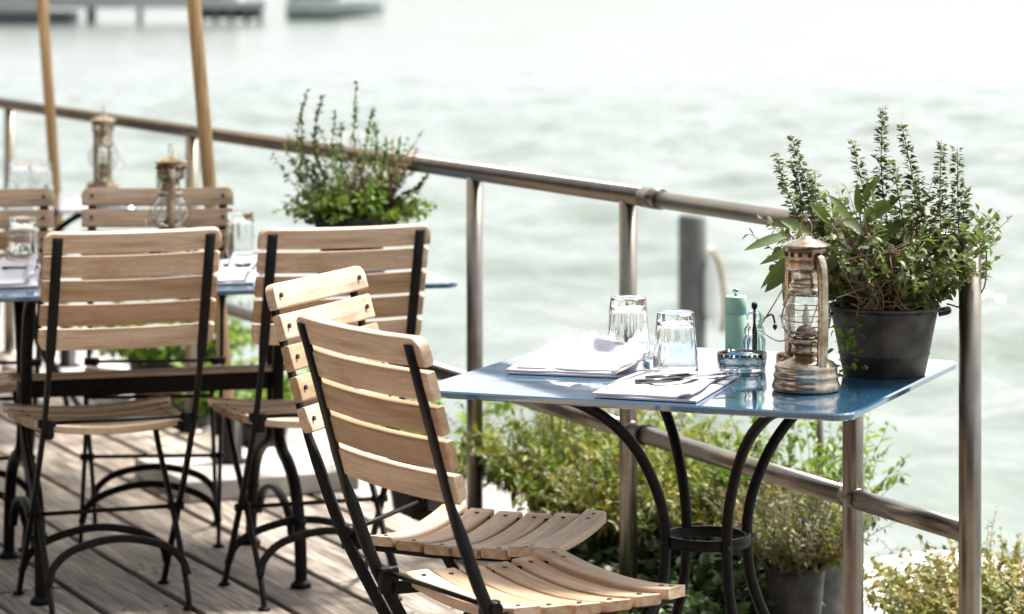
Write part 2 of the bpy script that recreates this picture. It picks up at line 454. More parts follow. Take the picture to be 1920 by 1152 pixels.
b = MB(); b.sweep(smooth([(0, .50, ZT - .06), (0, .50, ZT - .02), (0, .50, ZT)], 3), .012, 10); b.build('bracket', 'steel', rail)
# thin rod standing on the ledge
rod = MB(); rod.sweep([(0.76, 7.15, -0.10), (0.725, 7.12, 0.62)], 0.0085, 10)
tag(rod.build('thin_rod', 'steel'), 'thin steel rod standing upright behind the railing beside the big leafy shrub', 'rod')

# ------------------------------------------------------------------ bistro tables
def rsq(hx, hy, r, z, n=6):
    out = []
    for cx, cy, a0 in ((hx - r, hy - r, 0), (-hx + r, hy - r, 90), (-hx + r, -hy + r, 180), (hx - r, -hy + r, 270)):
        for k in range(n + 1):
            a = R(a0 + 90 * k / n); out.append(Vector((cx + r * math.cos(a), cy + r * math.sin(a), z)))
    return out
LEGP = [(.300, .006), (.286, .05), (.215, .14), (.135, .25), (.094, .345), (.085, .427), (.092, .49), (.114, .55), (.146, .605), (.188, .65), (.242, .686), (.290, .706), (.335, .716)]
def make_table(hx, hy, label, loc, heading, group, legr=0.0105, rot45=False, legs=True, lx=0.0):
    t = thing('cafe_table', label, 'table', loc, -heading, group)
    b = MB(); z1 = .735; prof = [(0.004, z1 - .0135), (0.0, z1 - .011), (0.0, z1 - .003), (0.003, z1)]
    rings = [[b.bm.verts.new(p) for p in rsq(hx - o_, hy - o_, .038 - o_, z)] for o_, z in prof]
    L = len(rings[0])
    for A, B in zip(rings, rings[1:]):
        for j in range(L): b.bm.faces.new((A[j], A[(j + 1) % L], B[(j + 1) % L], B[j]))
    b.bm.faces.new(rings[0][::-1]); b.bm.faces.new(rings[-1])
    b.build('tabletop', 'blue_enamel', t)
    for k in range(4 if legs else 0):
        a = R(45 + 90 * k + (45 if rot45 else 0)); d = Vector((math.cos(a), math.sin(a), 0))
        b = MB(); b.sweep(smooth([d * r + Vector((lx, 0, z)) for r, z in LEGP], 4), legr, 10)
        b.lathe([(0.018, .0005), (0.018, .006), (0.012, .012)], d * .300 + Vector((lx, 0, 0)), 12)
        b.build('leg', 'iron', t)
        b = MB(); b.sweep([d * .088 + Vector((lx, 0, .427)), d * .102 + Vector((lx, 0, .427))], .006, 8); b.build('bolt', 'bolt_metal', t)
    if legs:
        b = MB(); b.sweep([Vector((lx + .078 * math.cos(2 * math.pi * i / 32), .078 * math.sin(2 * math.pi * i / 32), .427)) for i in range(32)], (.010, .0055), closed=True, side=(0, 0, 1)); b.build('leg_ring', 'iron', t)
    b = MB()
    for s_ in (-1, 1):
        b.box((0, s_ * min(hy, hx) * .62, .714), (min(hx, hy) * 1.3, .022, .012)); b.box((s_ * min(hy, hx) * .62, 0, .7135), (.022, min(hx, hy) * 1.2, .012))
    b.build('top_frame', 'iron', t)
    return t
GT = 'blue cafe tables'
make_table(.412, .390, 'blue glossy square cafe table in front, laid with lantern, herb pot, tumblers and green mill', (.345, 5.613, 0), R(22.5), GT, lx=.022)
TH = R(-17); tr = Vector((math.cos(TH), -math.sin(TH), 0)); tf = Vector((math.sin(TH), math.cos(TH), 0)); TC = Vector((-.124, 7.30, 0))
def ont2(r_, f_, z=.735): return TC + tr * r_ + tf * f_ + Vector((0, 0, z))
LEG2 = [(.290, .006), (.288, .06), (.272, .15), (.225, .235), (.150, .280), (.075, .305), (.038, .345), (.030, .43), (.042, .55), (.075, .65), (.125, .700), (.19, .716)]
lt = make_table(.70, .45, 'long blue cafe table behind the upright chairs, set with napkins, tumblers, lantern and herb pot', ont2(-.70, .45, 0), TH, GT, legs=False)
for xo in (-.318, .312):
    for s_ in (-1, 1):
        b = MB(); b.sweep(smooth([Vector((xo, -.10 + s_ * r_, z)) for r_, z in LEG2], 4), (.0135, .0115), side=(1, 0, 0)); b.lathe([(.026, .0005), (.026, .008), (.016, .018)], (xo, -.10 + s_ * .290, 0), 14)
        b.lathe([(.0, .145), (.018, .149), (.019, .160), (0, .166)], (xo, -.10 + s_ * .270, 0), 12, cap=False); b.build('leg', 'iron', lt)
    b = MB(); b.sweep(smooth([(xo, -.30, .10), (xo, -.24, .165), (xo, -.10, .195), (xo, .04, .165), (xo, .10, .10)], 5), (.010, .006), side=(1, 0, 0)); b.build('arched_brace', 'iron', lt)
b = MB(); b.box((-.003, -.10, .47), (.66, .03, .045)); b.build('stretcher', 'iron', lt)
b = MB(); b.box((-.003, -.10, .4975), (.70, .07, .010), bev=.003); b.build('stretcher_board', 'chair_wood', lt)
T3 = Vector((-1.66, 9.92, 0))
make_table(.36, .36, 'farthest blue cafe table by the railing, carrying a tall lantern and two tumblers', T3, TH, GT)

# ------------------------------------------------------------------ folding chair
def slat_pts(w, h, t, sag, r0, r1, nx=16):
    """cross-section outline swept along x; local: x width, y height, z thickness"""
    pass
def add_slat(b, w, h, t, sag, mt, corner=(0, 0), nx=18, w2=None, r=.004):
    """w width at -h/2 edge, w2 width at +h/2 edge. slat spans x, height along y, thickness z, sag along -z in the middle; mt maps to chair space. corner: radius at (-h/2, +h/2) edges"""
    w2 = w2 or w; sec = []
    for sy, sz in ((-1, -1), (1, -1), (1, 1), (-1, 1)):
        a = {(-1, -1): 180, (1, -1): 270, (1, 1): 0, (-1, 1): 90}[(sy, sz)]
        for k in range(4):
            an = R(a + 30 * k)
            sec.append((sy * (h / 2 - r) + r * math.cos(an), sz * (t / 2 - r) + r * math.sin(an)))
    xs = [-1 + 2 * i / nx for i in range(nx + 1)]
    rc = max(corner)
    if rc: xs = sorted(set(xs + [s * (1 - rc / (w / 2) * q) for s in (-1, 1) for q in (1, .7, .4, .18, .06, .0)]))
    else: xs = sorted(set(xs + [s * (1 - .003 / (w / 2)) for s in (-1, 1)]))
    rings = []
    for u in xs:
        ring = []
        e = 1.0 if abs(u) < .9999 or rc else 0.94
        for y, z in sec:
            W = (w * (h / 2 - y) / h + w2 * (h / 2 + y) / h) / 2
            x = u * W; dist = W * (1 - abs(u)); yy = y
            for sgn, c in ((-1, corner[0]), (1, corner[1])):
                if c and dist < c and yy * sgn > 0:
                    cut = c - math.sqrt(max(0, c * c - (c - dist) ** 2)); yy = sgn * min(abs(yy), h / 2 - cut)
            if e < 1: yy *= .97; z *= .86
            ring.append(b.bm.verts.new(mt @ Vector((x, yy, z - sag * (1 - u * u)))))
        rings.append(ring)
    L = len(sec)
    for A, B in zip(rings, rings[1:]):
        for j in range(L):
            f = b.bm.faces.new((A[j], A[(j + 1) % L], B[(j + 1) % L], B[j])); f.smooth = True
    b.bm.faces.new(rings[0][::-1]); b.bm.faces.new(rings[-1])
W2 = .207
TOP, MID = Vector((0, -.291, .910)), Vector((0, -.206, .625))
upv = (TOP - MID).normalized(); nrm = Vector((0, upv.z, -upv.y))      # nrm points forward (seat side)
def frame(o, x, y, z):
    m_ = Matrix((x, y, z)).transposed().to_4x4(); m_.translation = o; return m_
def make_chair(label, group, loc, heading):
    t = thing('folding_chair', label, 'chair', loc, -heading, group)
    prng = random.Random(5)
    b = MB(); H = (TOP - MID).length; sp = H / 5; bolts = []
    for i in range(5):
        c = TOP - upv * sp * (i + .5)
        mt = frame(c, Vector((1, 0, 0)), upv, -nrm)
        # matrix columns: x, up, backward -> sag toward +? (sag along -z = forward negative) use backward bow
        mt = frame(c, Vector((1, 0, 0)), -upv, nrm)
        add_slat(b, 2 * W2 - .004 * (i > 0), sp - .0105, .018, .012, mt, (.024 if i == 0 else 0, .02 if i == 4 else 0))
        for s_ in (-1, 1): bolts.append(c + Vector((s_ * .178, 0, 0)) + nrm * .0085)
    back = b.build('backrest', 'chair_wood', t)
    for p in bolts:
        b = MB(); b.sweep([p - nrm * .001, p + nrm * .0025], .0048, 8); b.build('bolt', 'bolt_metal', back)
    # seat: six slats, widening to the front, front one deepest
    b = MB(); y0, y1 = -.100, .250; ns = 6; sw = (y1 - y0) / ns; bolts = []
    for i in range(ns):
        ya = y0 + sw * i; yb = ya + sw
        wa = .355 + (.405 - .355) * i / ns; wb = .355 + (.405 - .355) * (i + 1) / ns
        if i == ns - 1: wa, wb = .415, .395
        zc = .447 + (0.004 if i == ns - 1 else 0) - .010 * math.sin(math.pi * (i + .5) / ns)
        mt = frame(Vector((0, (ya + yb) / 2, zc - .009)), Vector((1, 0, 0)), Vector((0, 1, 0)), Vector((0, 0, 1)))
        add_slat(b, wa, sw - .0075, .019, .017, mt, (0, .018 if i == ns - 1 else 0), w2=wb)
        for s_ in (-1, 1):
            for dx in ((0,) if i < ns - 1 else (-.0, -.030)):
                xx = (wa / 2 - .026 + dx); u_ = xx / (wa / 2)
                bolts.append(Vector((s_ * xx, (ya + yb) / 2, zc + .0005 - .017 * (1 - u_ * u_))))
    seat = b.build('seat', 'chair_wood', t)
    for p in bolts:
        b = MB(); b.sweep([p - Vector((0, 0, .002)), p + Vector((0, 0, .0018))], .0046, 8); b.build('bolt', 'bolt_metal', seat)
    PV = Vector((0, 0, .215))
    for s_ in (-1, 1):
        x = s_ * .178
        top = TOP - upv * .016 - nrm * .0125
        mid = MID + upv * .0 - nrm * .0125
        pts = [top, mid, mid + Vector((0, .018, -.045)), Vector((0, -.148, .45)), Vector((0, -.06, .30)), PV, Vector((0, .075, .11)), Vector((0, .128, .035)), Vector((0, .149, .004))]
        pts = [Vector((x, p.y, p.z)) for p in pts]
        pp = [pts[0]] + [pts[0].lerp(pts[1], .5)] + smooth(pts[1:], 4)
        def sec_(p):
            k = min(1, max(0, (.625 - p.z) / .05)); return (.0115 * (1 - k) + .0055 * k, .0045 * (1 - k) + .0105 * k)
        b = MB(); b.sweep(pp, [sec_(p) for p in pp], side=(1, 0, 0))
        f = pts[-1]; b.lathe([(.015, .0005), (.015, .005), (.007, .010)], (f.x, f.y, 0), 12)
        b.build('back_leg', 'iron', t)
        x2 = s_ * .162
        pts = smooth([Vector((x2, .205, .425)), Vector((x2, .13, .335)), Vector((x2, .0, .215)), Vector((x2, -.095, .11)), Vector((x2, -.145, .045)), Vector((x2, -.164, .004))], 4)
        b = MB(); b.sweep(pts, (.0055, .0095), side=(1, 0, 0)); b.lathe([(.015, .0005), (.015, .005), (.007, .010)], (x2, -.164, 0), 12)
        b.build('front_leg', 'iron', t)
        # side rail carrying the slats and the hinge plate at the back leg
        b = MB(); b.sweep([Vector((s_ * .155, -.13, .424)), Vector((s_ * .158, .03, .418)), Vector((s_ * .168, .235, .425))], (.0045, .011), side=(1, 0, 0))
        b.build('seat_rail', 'iron', t)
        b = MB(); b.box((s_ * .165, -.135, .436), (.018, .036, .046), bev=.005)
        b.sweep([Vector((s_ * .150, -.135, .449)), Vector((s_ * .190, -.135, .449))], .0105, 12); b.build('hinge', 'iron', t)
        b = MB(); b.sweep([Vector((s_ * .152, 0, .215)), Vector((s_ * .190, 0, .215))], .009, 10); b.build('pivot', 'iron', t)
    b = MB(); b.sweep([(-.178, -.135, .449), (.178, -.135, .449)], .0048, 8); b.build('rear_rod', 'iron', t)
    b = MB(); b.sweep([(-.17, 0, .215), (.17, 0, .215)], .0052, 8); b.build('cross_rod', 'iron', t)
    b = MB(); b.sweep([(-.16, .20, .40), (.16, .20, .40)], .0052, 8); b.build('front_rod', 'iron', t)
    b = MB(); b.sweep(smooth([(-.166, -.137, .075), (-.150, -.128, .115), (-.10, -.120, .150), (0, -.118, .168), (.10, -.120, .150), (.150, -.128, .115), (.166, -.137, .075)], 5), (.0045, .009), side=(0, 1, 0)); b.build('arched_stretcher', 'iron', t)
    b = MB(); b.sweep(smooth([(-.178, .115, .06), (-.160, .104, .105), (-.10, .098, .140), (0, .095, .158), (.10, .098, .140), (.160, .104, .105), (.178, .115, .06)], 5), (.0045, .009), side=(0, 1, 0)); b.build('arched_stretcher', 'iron', t)
    return t
GC = 'wooden slatted folding chairs'
c1 = make_chair('nearest slatted wooden chair, seen from behind, turned towards the front blue table', GC, (-.012, 5.11, 0), 1.0)
def chair(label, x, y, h, sc_=None):
    c = copy_tree(c1); c.location = (x, y, 0); c.rotation_euler = (0, 0, -h); c['label'] = label
    return c
chair('chair half hidden behind the nearest one, the bolted front of its backrest showing', -.114, 5.68, 1.946)
chair('left one of the two upright wooden chairs with backs to us, rust stained slats', -.966, 7.09, -.36)
chair('right one of the two upright chairs with backs to us, below the airy plant', -.483, 7.19, -.346)
chair('chair facing us across the long table, a lantern standing before its backrest', -.951, 7.89, R(176))
chair('slatted wooden chair cut by the left picture edge, facing us behind the upturned tumbler', -1.445, 7.85, R(178))

# ------------------------------------------------------------------ tableware
def tumbler(label, loc, s=1.0, first=[None]):
    if first[0] is None:
        b = MB()
        # upside down: rim (wide) at z=0, thick base at the top
        H = .120
        def fl(a, r, z):
            k = max(0, min(1, (z - .048) / .008)) * max(0, min(1, (.112 - z) / .006))
            return -.0016 * k * (abs(math.cos(a * 6)) ** .6)
        out = [(.0415, .0006), (.0425, .002), (.0422, .02), (.0412, .044), (.0400, .052), (.0388, .070), (.0372, .090), (.0358, .108), (.0352, .113), (.0345, .118), (.0325, .1198), (.026, .1192), (.0, .1175)]
        b.lathe(out, seg=72, mod=fl, cap=False)
        inn = [(.0, .099), (.020, .0995), (.0285, .101), (.0315, .098), (.0335, .085), (.0355, .065), (.0375, .046), (.0390, .02), (.0405, .002), (.0415, .0006)]
        b.lathe(inn, seg=72, cap=False)
        bmesh.ops.remove_doubles(b.bm, verts=b.bm.verts, dist=1e-5)
        o = b.build('tumbler', 'glass'); first[0] = o
    else:
        o = first[0].copy(); sc.collection.objects.link(o)
    o.location = loc; o.scale = (s, s, s); o.rotation_euler = (0, 0, rnd.uniform(0, 1))
    return tag(o, label, 'glass', 'upturned glass tumblers')
ZZ = .7352
tumbler('upturned glass tumbler at the back of the front table, farther from the lantern', (.227, 5.82, ZZ + .004))
tumbler('upturned glass tumbler on the napkin nearer the green mill and the lantern', (.307, 5.60, ZZ))
tumbler('upturned tumbler on the table between the left upright chair and the next one', (-.725, 7.96, ZZ))
tumbler('upturned tumbler at left, standing before the backrest of the edge chair', (-1.28, 7.80, ZZ))
tumbler('left tumbler of the pair on the farthest table', (-1.675, 10.15, ZZ))
tumbler('right tumbler of the pair on the farthest table, beside the slanting pole', (-1.590, 10.06, ZZ))

def mill(label, loc, s=1.0):
    t = thing('pepper_mill', label, 'pepper mill', loc, 0, 'green pepper mills')
    b = MB(); b.lathe([(.0205, .0), (.021, .002), (.021, .0875), (.0203, .0885)], seg=32); b.build('body', 'ceramic_green', t)
    b = MB(); b.lathe([(.0203, .0887), (.021, .0895), (.021, .1215), (.0195, .1235), (.004, .124)], seg=32); b.build('head', 'ceramic_green', t)
    b = MB(); b.lathe([(.003, .124), (.003, .128), (.0062, .130), (.0062, .136), (.004, .138)], seg=16); b.build('knob', 'silverware', t)
    t.scale = (s, s, s); return t
mill('matte mint green pepper mill on the front table behind the glass dish', (.438, 5.835, ZZ))
mill('blurred green pepper mill behind the chair, beside the middle lantern', (-1.165, 9.95, ZZ), 1.0)
t = thing('salt_mill', 'clear acrylic salt mill with a dark spindle between green mill and lantern', 'salt mill', (.467, 5.745, ZZ))
def lobes(a, r, z): return .0012 * math.cos(a * 8) if .01 < z < .075 else 0
b = MB(); b.lathe([(0, .0), (.020, .0), (.021, .003), (.0205, .02), (.0205, .050), (.016, .057), (.019, .062), (.019, .070), (.014, .078), (.017, .086), (.017, .096), (.010, .104), (0, .105)], seg=40, mod=lobes, cap=False); b.build('body', 'glass', t)
b = MB(); b.lathe([(.0017, .018), (.0017, .108), (.0, .109)], seg=12); b.build('spindle', 'bolt_metal', t)
b = MB(); b.lathe([(.002, .1055), (.0045, .109), (.0062, .114), (.0055, .119), (.002, .122)], seg=16); b.build('knob', 'bolt_metal', t)
b = MB(); b.sweep(smooth([(.018, .0, .09), (.034, .004, .097), (.040, .004, .080)], 4), .002, 8); b.lathe([(.0, .066), (.0035, .070), (.0048, .075), (.002, .079)], (.040, .004, 0), 12); b.build('crank', 'bolt_metal', t)
# low glass dish
def dish_fl(a, r, z): return .0005 * math.cos(a * 18) if z > .004 and r > .04 else 0
b = MB(); b.lathe([(0, 0), (.040, 0), (.044, .003), (.0465, .020), (.0472, .034), (.0460, .0345), (.0450, .022), (.041, .008), (.030, .0085), (0, .008)], seg=72, mod=dish_fl, cap=False)
o = b.build('glass_dish', 'glass'); o.location = (.437, 5.665, ZZ); tag(o, 'low fluted clear glass dish in front of the green and clear mills', 'dish')

# hurricane lantern
def make_lantern(label, loc, rz, group, first=[None]):
    if first[0] is not None:
        t = copy_tree(first[0]); t.location = loc; t.rotation_euler = (0, 0, rz); t['label'] = label; return t
    t = thing('storm_lantern', label, 'lantern', loc, rz, group); first[0] = t
    b = MB(); b.lathe([(.058, .0), (.061, .003), (.062, .009), (.0595, .015), (.0575, .022), (.0590, .025), (.0595, .029), (.0570, .032), (.0555, .038), (.0570, .041), (.0560, .045), (.050, .052), (.036, .058), (.024, .062), (.022, .068)], seg=48); b.build('fuel_tank', 'lantern_tin', t)
    b = MB(); b.lathe([(.017, .045), (.020, .047), (.020, .062), (.017, .066), (.012, .067)], (-.033, -.018, 0), 20); b.build('filler_cap', 'lantern_tin', t)
    b = MB(); b.lathe([(.022, .066), (.027, .069), (.027, .074), (.020, .077), (.024, .083), (.034, .088), (.034, .093), (.027, .096), (.023, .101)], seg=36)
    b.build('burner', 'lantern_tin', t)
    b = MB(); b.lathe([(.019, .099), (.020, .104), (.016, .112), (.009, .117), (.004, .118)], seg=24); b.build('burner_cone', 'brown_stem', t)
    b = MB(); b.lathe([(.0035, .116), (.0065, .122), (.0075, .130), (.0055, .142), (.0025, .152), (0, .158)], seg=14); b.build('candle_bulb', 'candle', t)
    b = MB(); gl = [(.0265, .097), (.034, .104), (.0425, .118), (.0455, .131), (.0430, .146), (.0350, .160), (.0290, .170), (.0270, .176)]
    b.lathe(gl + [(r - .0013, z) for r, z in gl[::-1]] + [gl[0]], seg=48, cap=False); bmesh.ops.remove_doubles(b.bm, verts=b.bm.verts, dist=1e-6); b.build('glass_globe', 'glass', t)
    b = MB(); b.lathe([(.028, .172), (.034, .176), (.0345, .181), (.029, .185), (.027, .190), (.029, .193), (.026, .197), (.0245, .203), (.0245, .214), (.029, .217), (.036, .219), (.0375, .224), (.0375, .236), (.0365, .240), (.0375, .242), (.0375, .258), (.036, .2605)], seg=40)
    b.build('chimney', 'lantern_tin', t)
    b = MB()
    for k in range(14):
        a = 2 * math.pi * k / 14; b.box((.0372 * math.cos(a), .0372 * math.sin(a), .2475), (.0035, .007, .008), Matrix.Rotation(a, 3, 'Z'))
    b.build('vent_slots', 'dark_void', t)
    b = MB(); b.lathe([(.0355, .2615), (.044, .2600), (.0455, .2612), (.043, .264), (.028, .2705), (.012, .2745), (.010, .279), (0, .280)], seg=40, cap=False); b.build('cap', 'lantern_tin', t)
    b = MB(); b.sweep([Vector((.012 * math.cos(a), .004 * math.cos(a), .2935 + .0165 * math.sin(a))) for a in [2 * math.pi * i / 24 for i in range(24)]], .0013, 6, closed=True); b.build('lifting_ring', 'lantern_tin', t)
    for s_ in (-1, 1):
        b = MB(); b.sweep(smooth([(s_ * .047, 0, .040), (s_ * .050, 0, .070), (s_ * .0525, 0, .13), (s_ * .052, 0, .19), (s_ * .050, 0, .222), (s_ * .043, 0, .240), (s_ * .034, 0, .243)], 5), (.0085, .0065), side=(0, 1, 0)); b.build('side_tube', 'lantern_tin', t)
    for z, r in ((.112, .0435), (.131, .048), (.152, .042)):
        b = MB(); b.sweep([Vector((r * math.cos(2 * math.pi * i / 32), r * math.sin(2 * math.pi * i / 32), z + .003 * math.sin(4 * math.pi * i / 32))) for i in range(32)], .0011, 6, closed=True); b.build('globe_wire', 'lantern_tin', t)
    for k in range(2):
        s_ = 1 - 2 * k
        b = MB(); b.sweep(smooth([(0.004, s_ * .030, .095), (0.003, s_ * .048, .112), (0, s_ * .054, .131), (0, s_ * .047, .155), (0, s_ * .033, .174)], 5), .0013, 6); b.build('globe_wire', 'lantern_tin', t)
    b = MB(); b.sweep(smooth([(-.052, 0, .20), (-.060, -.03, .15), (-.064, -.058, .11), (-.052, -.062, .105), (0, -.062, .093), (.045, -.061, .105), (.064, -.045, .115), (.062, -.02, .16), (.053, 0, .20)], 6), .0014, 6); b.build('bail_handle', 'lantern_tin', t)
    return t
GL = 'old metal storm lanterns'
make_lantern('old silvery brass storm lantern on the near corner of the front blue table', (.532, 5.395, ZZ), R(-60), GL)
make_lantern('blurred storm lantern standing before the backrest of the chair that faces us', (-.895, 7.82, ZZ), R(-80), GL)
make_lantern('tallest looking storm lantern far back on the farthest table, above the railing line', (-1.385, 10.1, ZZ), R(72), GL)

# napkins with cutlery
def napkin(label, quad, layers=2, h=.004, seed=0, fold=.010):
    """quad corners on the table (near-left, near-right, far-right, far-left)"""
    q = [Vector((x, y, ZZ)) for x, y in quad]; b = MB()
    for l in range(layers):
        ins = .012 * l; off = Vector((.006 * l * (-1) ** l, .006 * l, 0))
        def f(u, v, l=l, off=off):
            uu = u * (1 - .03 * l) + .015 * l; vv = v
            p = q[0].lerp(q[1], uu).lerp(q[3].lerp(q[2], uu), vv) + off
            e = min(u, 1 - u, v, 1 - v); puff = min(1, e * 7)
            z = h * (l + 1) + fold * (.35 + .65 * noise.noise(Vector((p.x * 6.5, p.y * 6.5, seed + l * .4)))) * puff + .002 * math.sin(v * 9 + seed) * puff
            z += fold * .9 * math.exp(-((v - .55 - .12 * math.sin(3 * u + seed)) / .07) ** 2) * puff + fold * .7 * math.exp(-((u - .35 - .2 * v) / .06) ** 2) * puff + fold * 1.1 * max(0, (u - .86) / .14) ** .5 * (l > 0)
            p += Vector((noise.noise(Vector((v * 3, seed, l))) * .006, noise.noise(Vector((u * 3, seed + 5, l))) * .006, 0))
            return p + Vector((0, 0, max(z, h * (l + 1) * .8)))
        b.grid(f, 28, 28, h * .72)
    o = b.build('napkin', 'linen'); return tag(o, label, 'napkin', 'folded white napkins')
def P(px, py, z=.735):
    d = 5592 * (1.484 - z) / (py + 44); return ((px - 960) * d / 5592, d)
napkin('folded white napkin on the back left of the front blue table, under the farther tumbler', [P(950, 702), P(1200, 712), P(1212, 660), P(1035, 655)], 3, .004, 1, .021)
napkin('folded white napkin near the edge of the front table with knife and forks on it', [P(1112, 747), P(1305, 757), P(1385, 710), P(1205, 702)], 2, .0045, 7, .007)
napkin('folded white napkin showing in the gap between the two upright chairs', [P(405, 536), P(475, 534), P(500, 492), P(400, 497)], 2, .006, 4, .02)
napkin('folded white napkin at the left picture edge beneath the tumbler', [P(-60, 545), P(70, 540), P(75, 498), P(-60, 500)], 2, .006, 9, .02)
napkin('pale lavender looking napkin at the near edge of the farthest table', [P(112, 402), P(180, 400), P(180, 388), P(112, 388)], 2, .006, 12, .015)
def fork(label, p, rz, z=ZZ + .012, tilt=0):
    b = MB(); b.sweep([(0, 0, .002), (0, .05, .0015), (0, .10, .003), (0, .128, .003)], [(.0060, .001), (.0045, .0014), (.0025, .0014), (.005, .0011)], side=(1, 0, 0))
    b.sweep([(0, .127, .003), (0, .136, .002), (0, .146, .002)], [(.004, .001), (.0105, .0009), (.0115, .0009)], side=(1, 0, 0))
    for k in range(4):
        x = -.0095 + .0063 * k; b.sweep([(x, .145, .002), (x, .165, .003), (x * .95, .186, .008)], [(.0016, .0009), (.0015, .0009), (.0008, .0006)], side=(1, 0, 0))
    o = b.build('fork', 'silverware'); o.location = (*p, z); o.rotation_euler = (tilt, 0, rz); return tag(o, label, 'fork', 'forks on the napkins')
def knife(label, p, rz, z=ZZ + .017):
    b = MB(); b.sweep([(0, 0, .003), (0, .02, .003), (0, .085, .003), (0, .095, .003)], [(.0065, .003), (.0065, .0032), (.0052, .003), (.0045, .002)], side=(1, 0, 0))
    b.sweep([(0, .094, .003), (0, .11, .003), (0, .18, .003), (.003, .205, .003)], [(.0045, .001), (.0085, .0009), (.0085, .0008), (.002, .0006)], side=(1, 0, 0))
    o = b.build('knife', 'silverware'); b = MB(); b.sweep([(0, -.001, .0035), (0, .04, .0035), (0, .088, .0035)], [(.0078, .0042), (.0072, .004), (.006, .0036)], side=(1, 0, 0)); b.build('handle', 'knife_steel', o); o.location = (*p, z); o.rotation_euler = (0, 0, rz); return tag(o, label, 'knife', 'knives on the napkins')
fork('fork lying nearer us with its tines towards the nearer tumbler', P(1135, 742), R(-38), ZZ + .018, R(3))
fork('fork lying farther back, its tines raised between the two front tumblers', P(1150, 722), R(-28), ZZ + .020, R(4))
knife('table knife on the front napkin, its dark handle nearest the table edge', P(1195, 738), R(-62))
knife('table knife lying just behind the dark handled one on the front napkin', P(1215, 731), R(-58))
knife('blurred table knife on the napkin in the gap between the upright chairs', P(420, 520), R(-60), ZZ + .025)
knife('blurred table knife on the napkin at the left picture edge', P(5, 525), R(-70), ZZ + .025)

# ------------------------------------------------------------------ plants
def pot(t, r0, r1, h, handles=True, seg=40):
    b = MB(); k = h
    b.lathe([(r0 - .002, .0), (r0, .002), (r0 + (r1 - r0) * .30, k * .30), (r0 + (r1 - r0) * .31 + .0018, k * .315), (r0 + (r1 - r0) * .33, k * .33), (r0 + (r1 - r0) * .80, k * .80), (r1, k),
             (r1 - .003, k), (r1 - .006, k * .85), (r0 * .98, .012), (0, .012)], seg=seg, cap=False)
    p = b.build('pot', 'zinc', t)
    b = MB(); b.sweep([Vector(((r1 + .001) * math.cos(2 * math.pi * i / 40), (r1 + .001) * math.sin(2 * math.pi * i / 40), k)) for i in range(40)], r1 * .035, 8, closed=True); b.build('rim', 'zinc', p)
    if handles:
        for s_ in (-1, 1):
            b = MB(); b.sweep(smooth([(s_ * r1 * .97, -.03, k - .012), (s_ * (r1 + .016), -.026, k - .008), (s_ * (r1 + .020), 0, k - .004), (s_ * (r1 + .016), .026, k - .008), (s_ * r1 * .97, .03, k - .012)], 5), .004, 8); b.build('handle', 'zinc', p)
    b = MB(); b.lathe([(r1 * .9, k * .84), (r1 * .5, k * .90), (0, k * .92)], seg=24, cap=False); b.build('soil', 'soil', t)
def stempath(rng, p0, d0, L, n=7, grav=-.0, curl=.25):
    p = Vector(p0); d = Vector(d0).normalized(); out = [p.copy()]; w_ = Vector((rng.uniform(-1, 1), rng.uniform(-1, 1), rng.uniform(-.4, .4))) * curl
    for i in range(n):
        d = (d + w_ / n + Vector((0, 0, grav / n)) + Vector((rng.uniform(-1, 1), rng.uniform(-1, 1), rng.uniform(-1, 1))) * .06).normalized()
        p = p + d * L / n; out.append(p.copy())
    return out
def along(path, t):
    x = t * (len(path) - 1); i = min(int(x), len(path) - 2); return path[i].lerp(path[i + 1], x - i), (path[i + 1] - path[i]).normalized()
def rdir(rng, up=0.0):
    v = Vector((rng.gauss(0, 1), rng.gauss(0, 1), rng.gauss(0, 1) + up)); return v.normalized()
def bushy(t, rng, n, c, rad, H, L, W, leaf, stemr=.0013, per=22, spread=.9, grav=-.1, name='foliage', stem='brown_stem', t0=.15, lfn=4, curl=.3, Lj=.35, lmode=None, hvar=.35):
    """many leafy stems from a root zone: c root centre, rad root radius, H height"""
    lb = LB(); sb = MB()
    for i in range(n):
        a = rng.uniform(0, 2 * math.pi); q = math.sqrt(rng.random()); p0 = Vector(c) + Vector((math.cos(a) * rad * q, math.sin(a) * rad * q, 0))
        d0 = Vector((math.cos(a) * q * spread, math.sin(a) * q * spread, 1)); ln = H * rng.uniform(1 - hvar, 1.08)
        path = stempath(rng, p0, d0, ln, 7, grav, curl); sb.sweep(path, [stemr * (1 - .6 * k / 7) for k in range(8)], 4)
        for k in range(per):
            tt = t0 + (1 - t0) * (k + rng.random()) / per; p, d = along(path, min(tt, .999)); sd_ = (rdir(rng) - d * .2).normalized()
            dd = (sd_ + d * .7).normalized(); s_ = (1 + rng.uniform(-Lj, Lj)) * (1.05 - .35 * tt)
            lb.leaf(p, dd, L * s_, W * s_, rng.uniform(0, .4), n=lfn)
    sb.build('stems', stem, t); return lb.build(name, leaf, t)
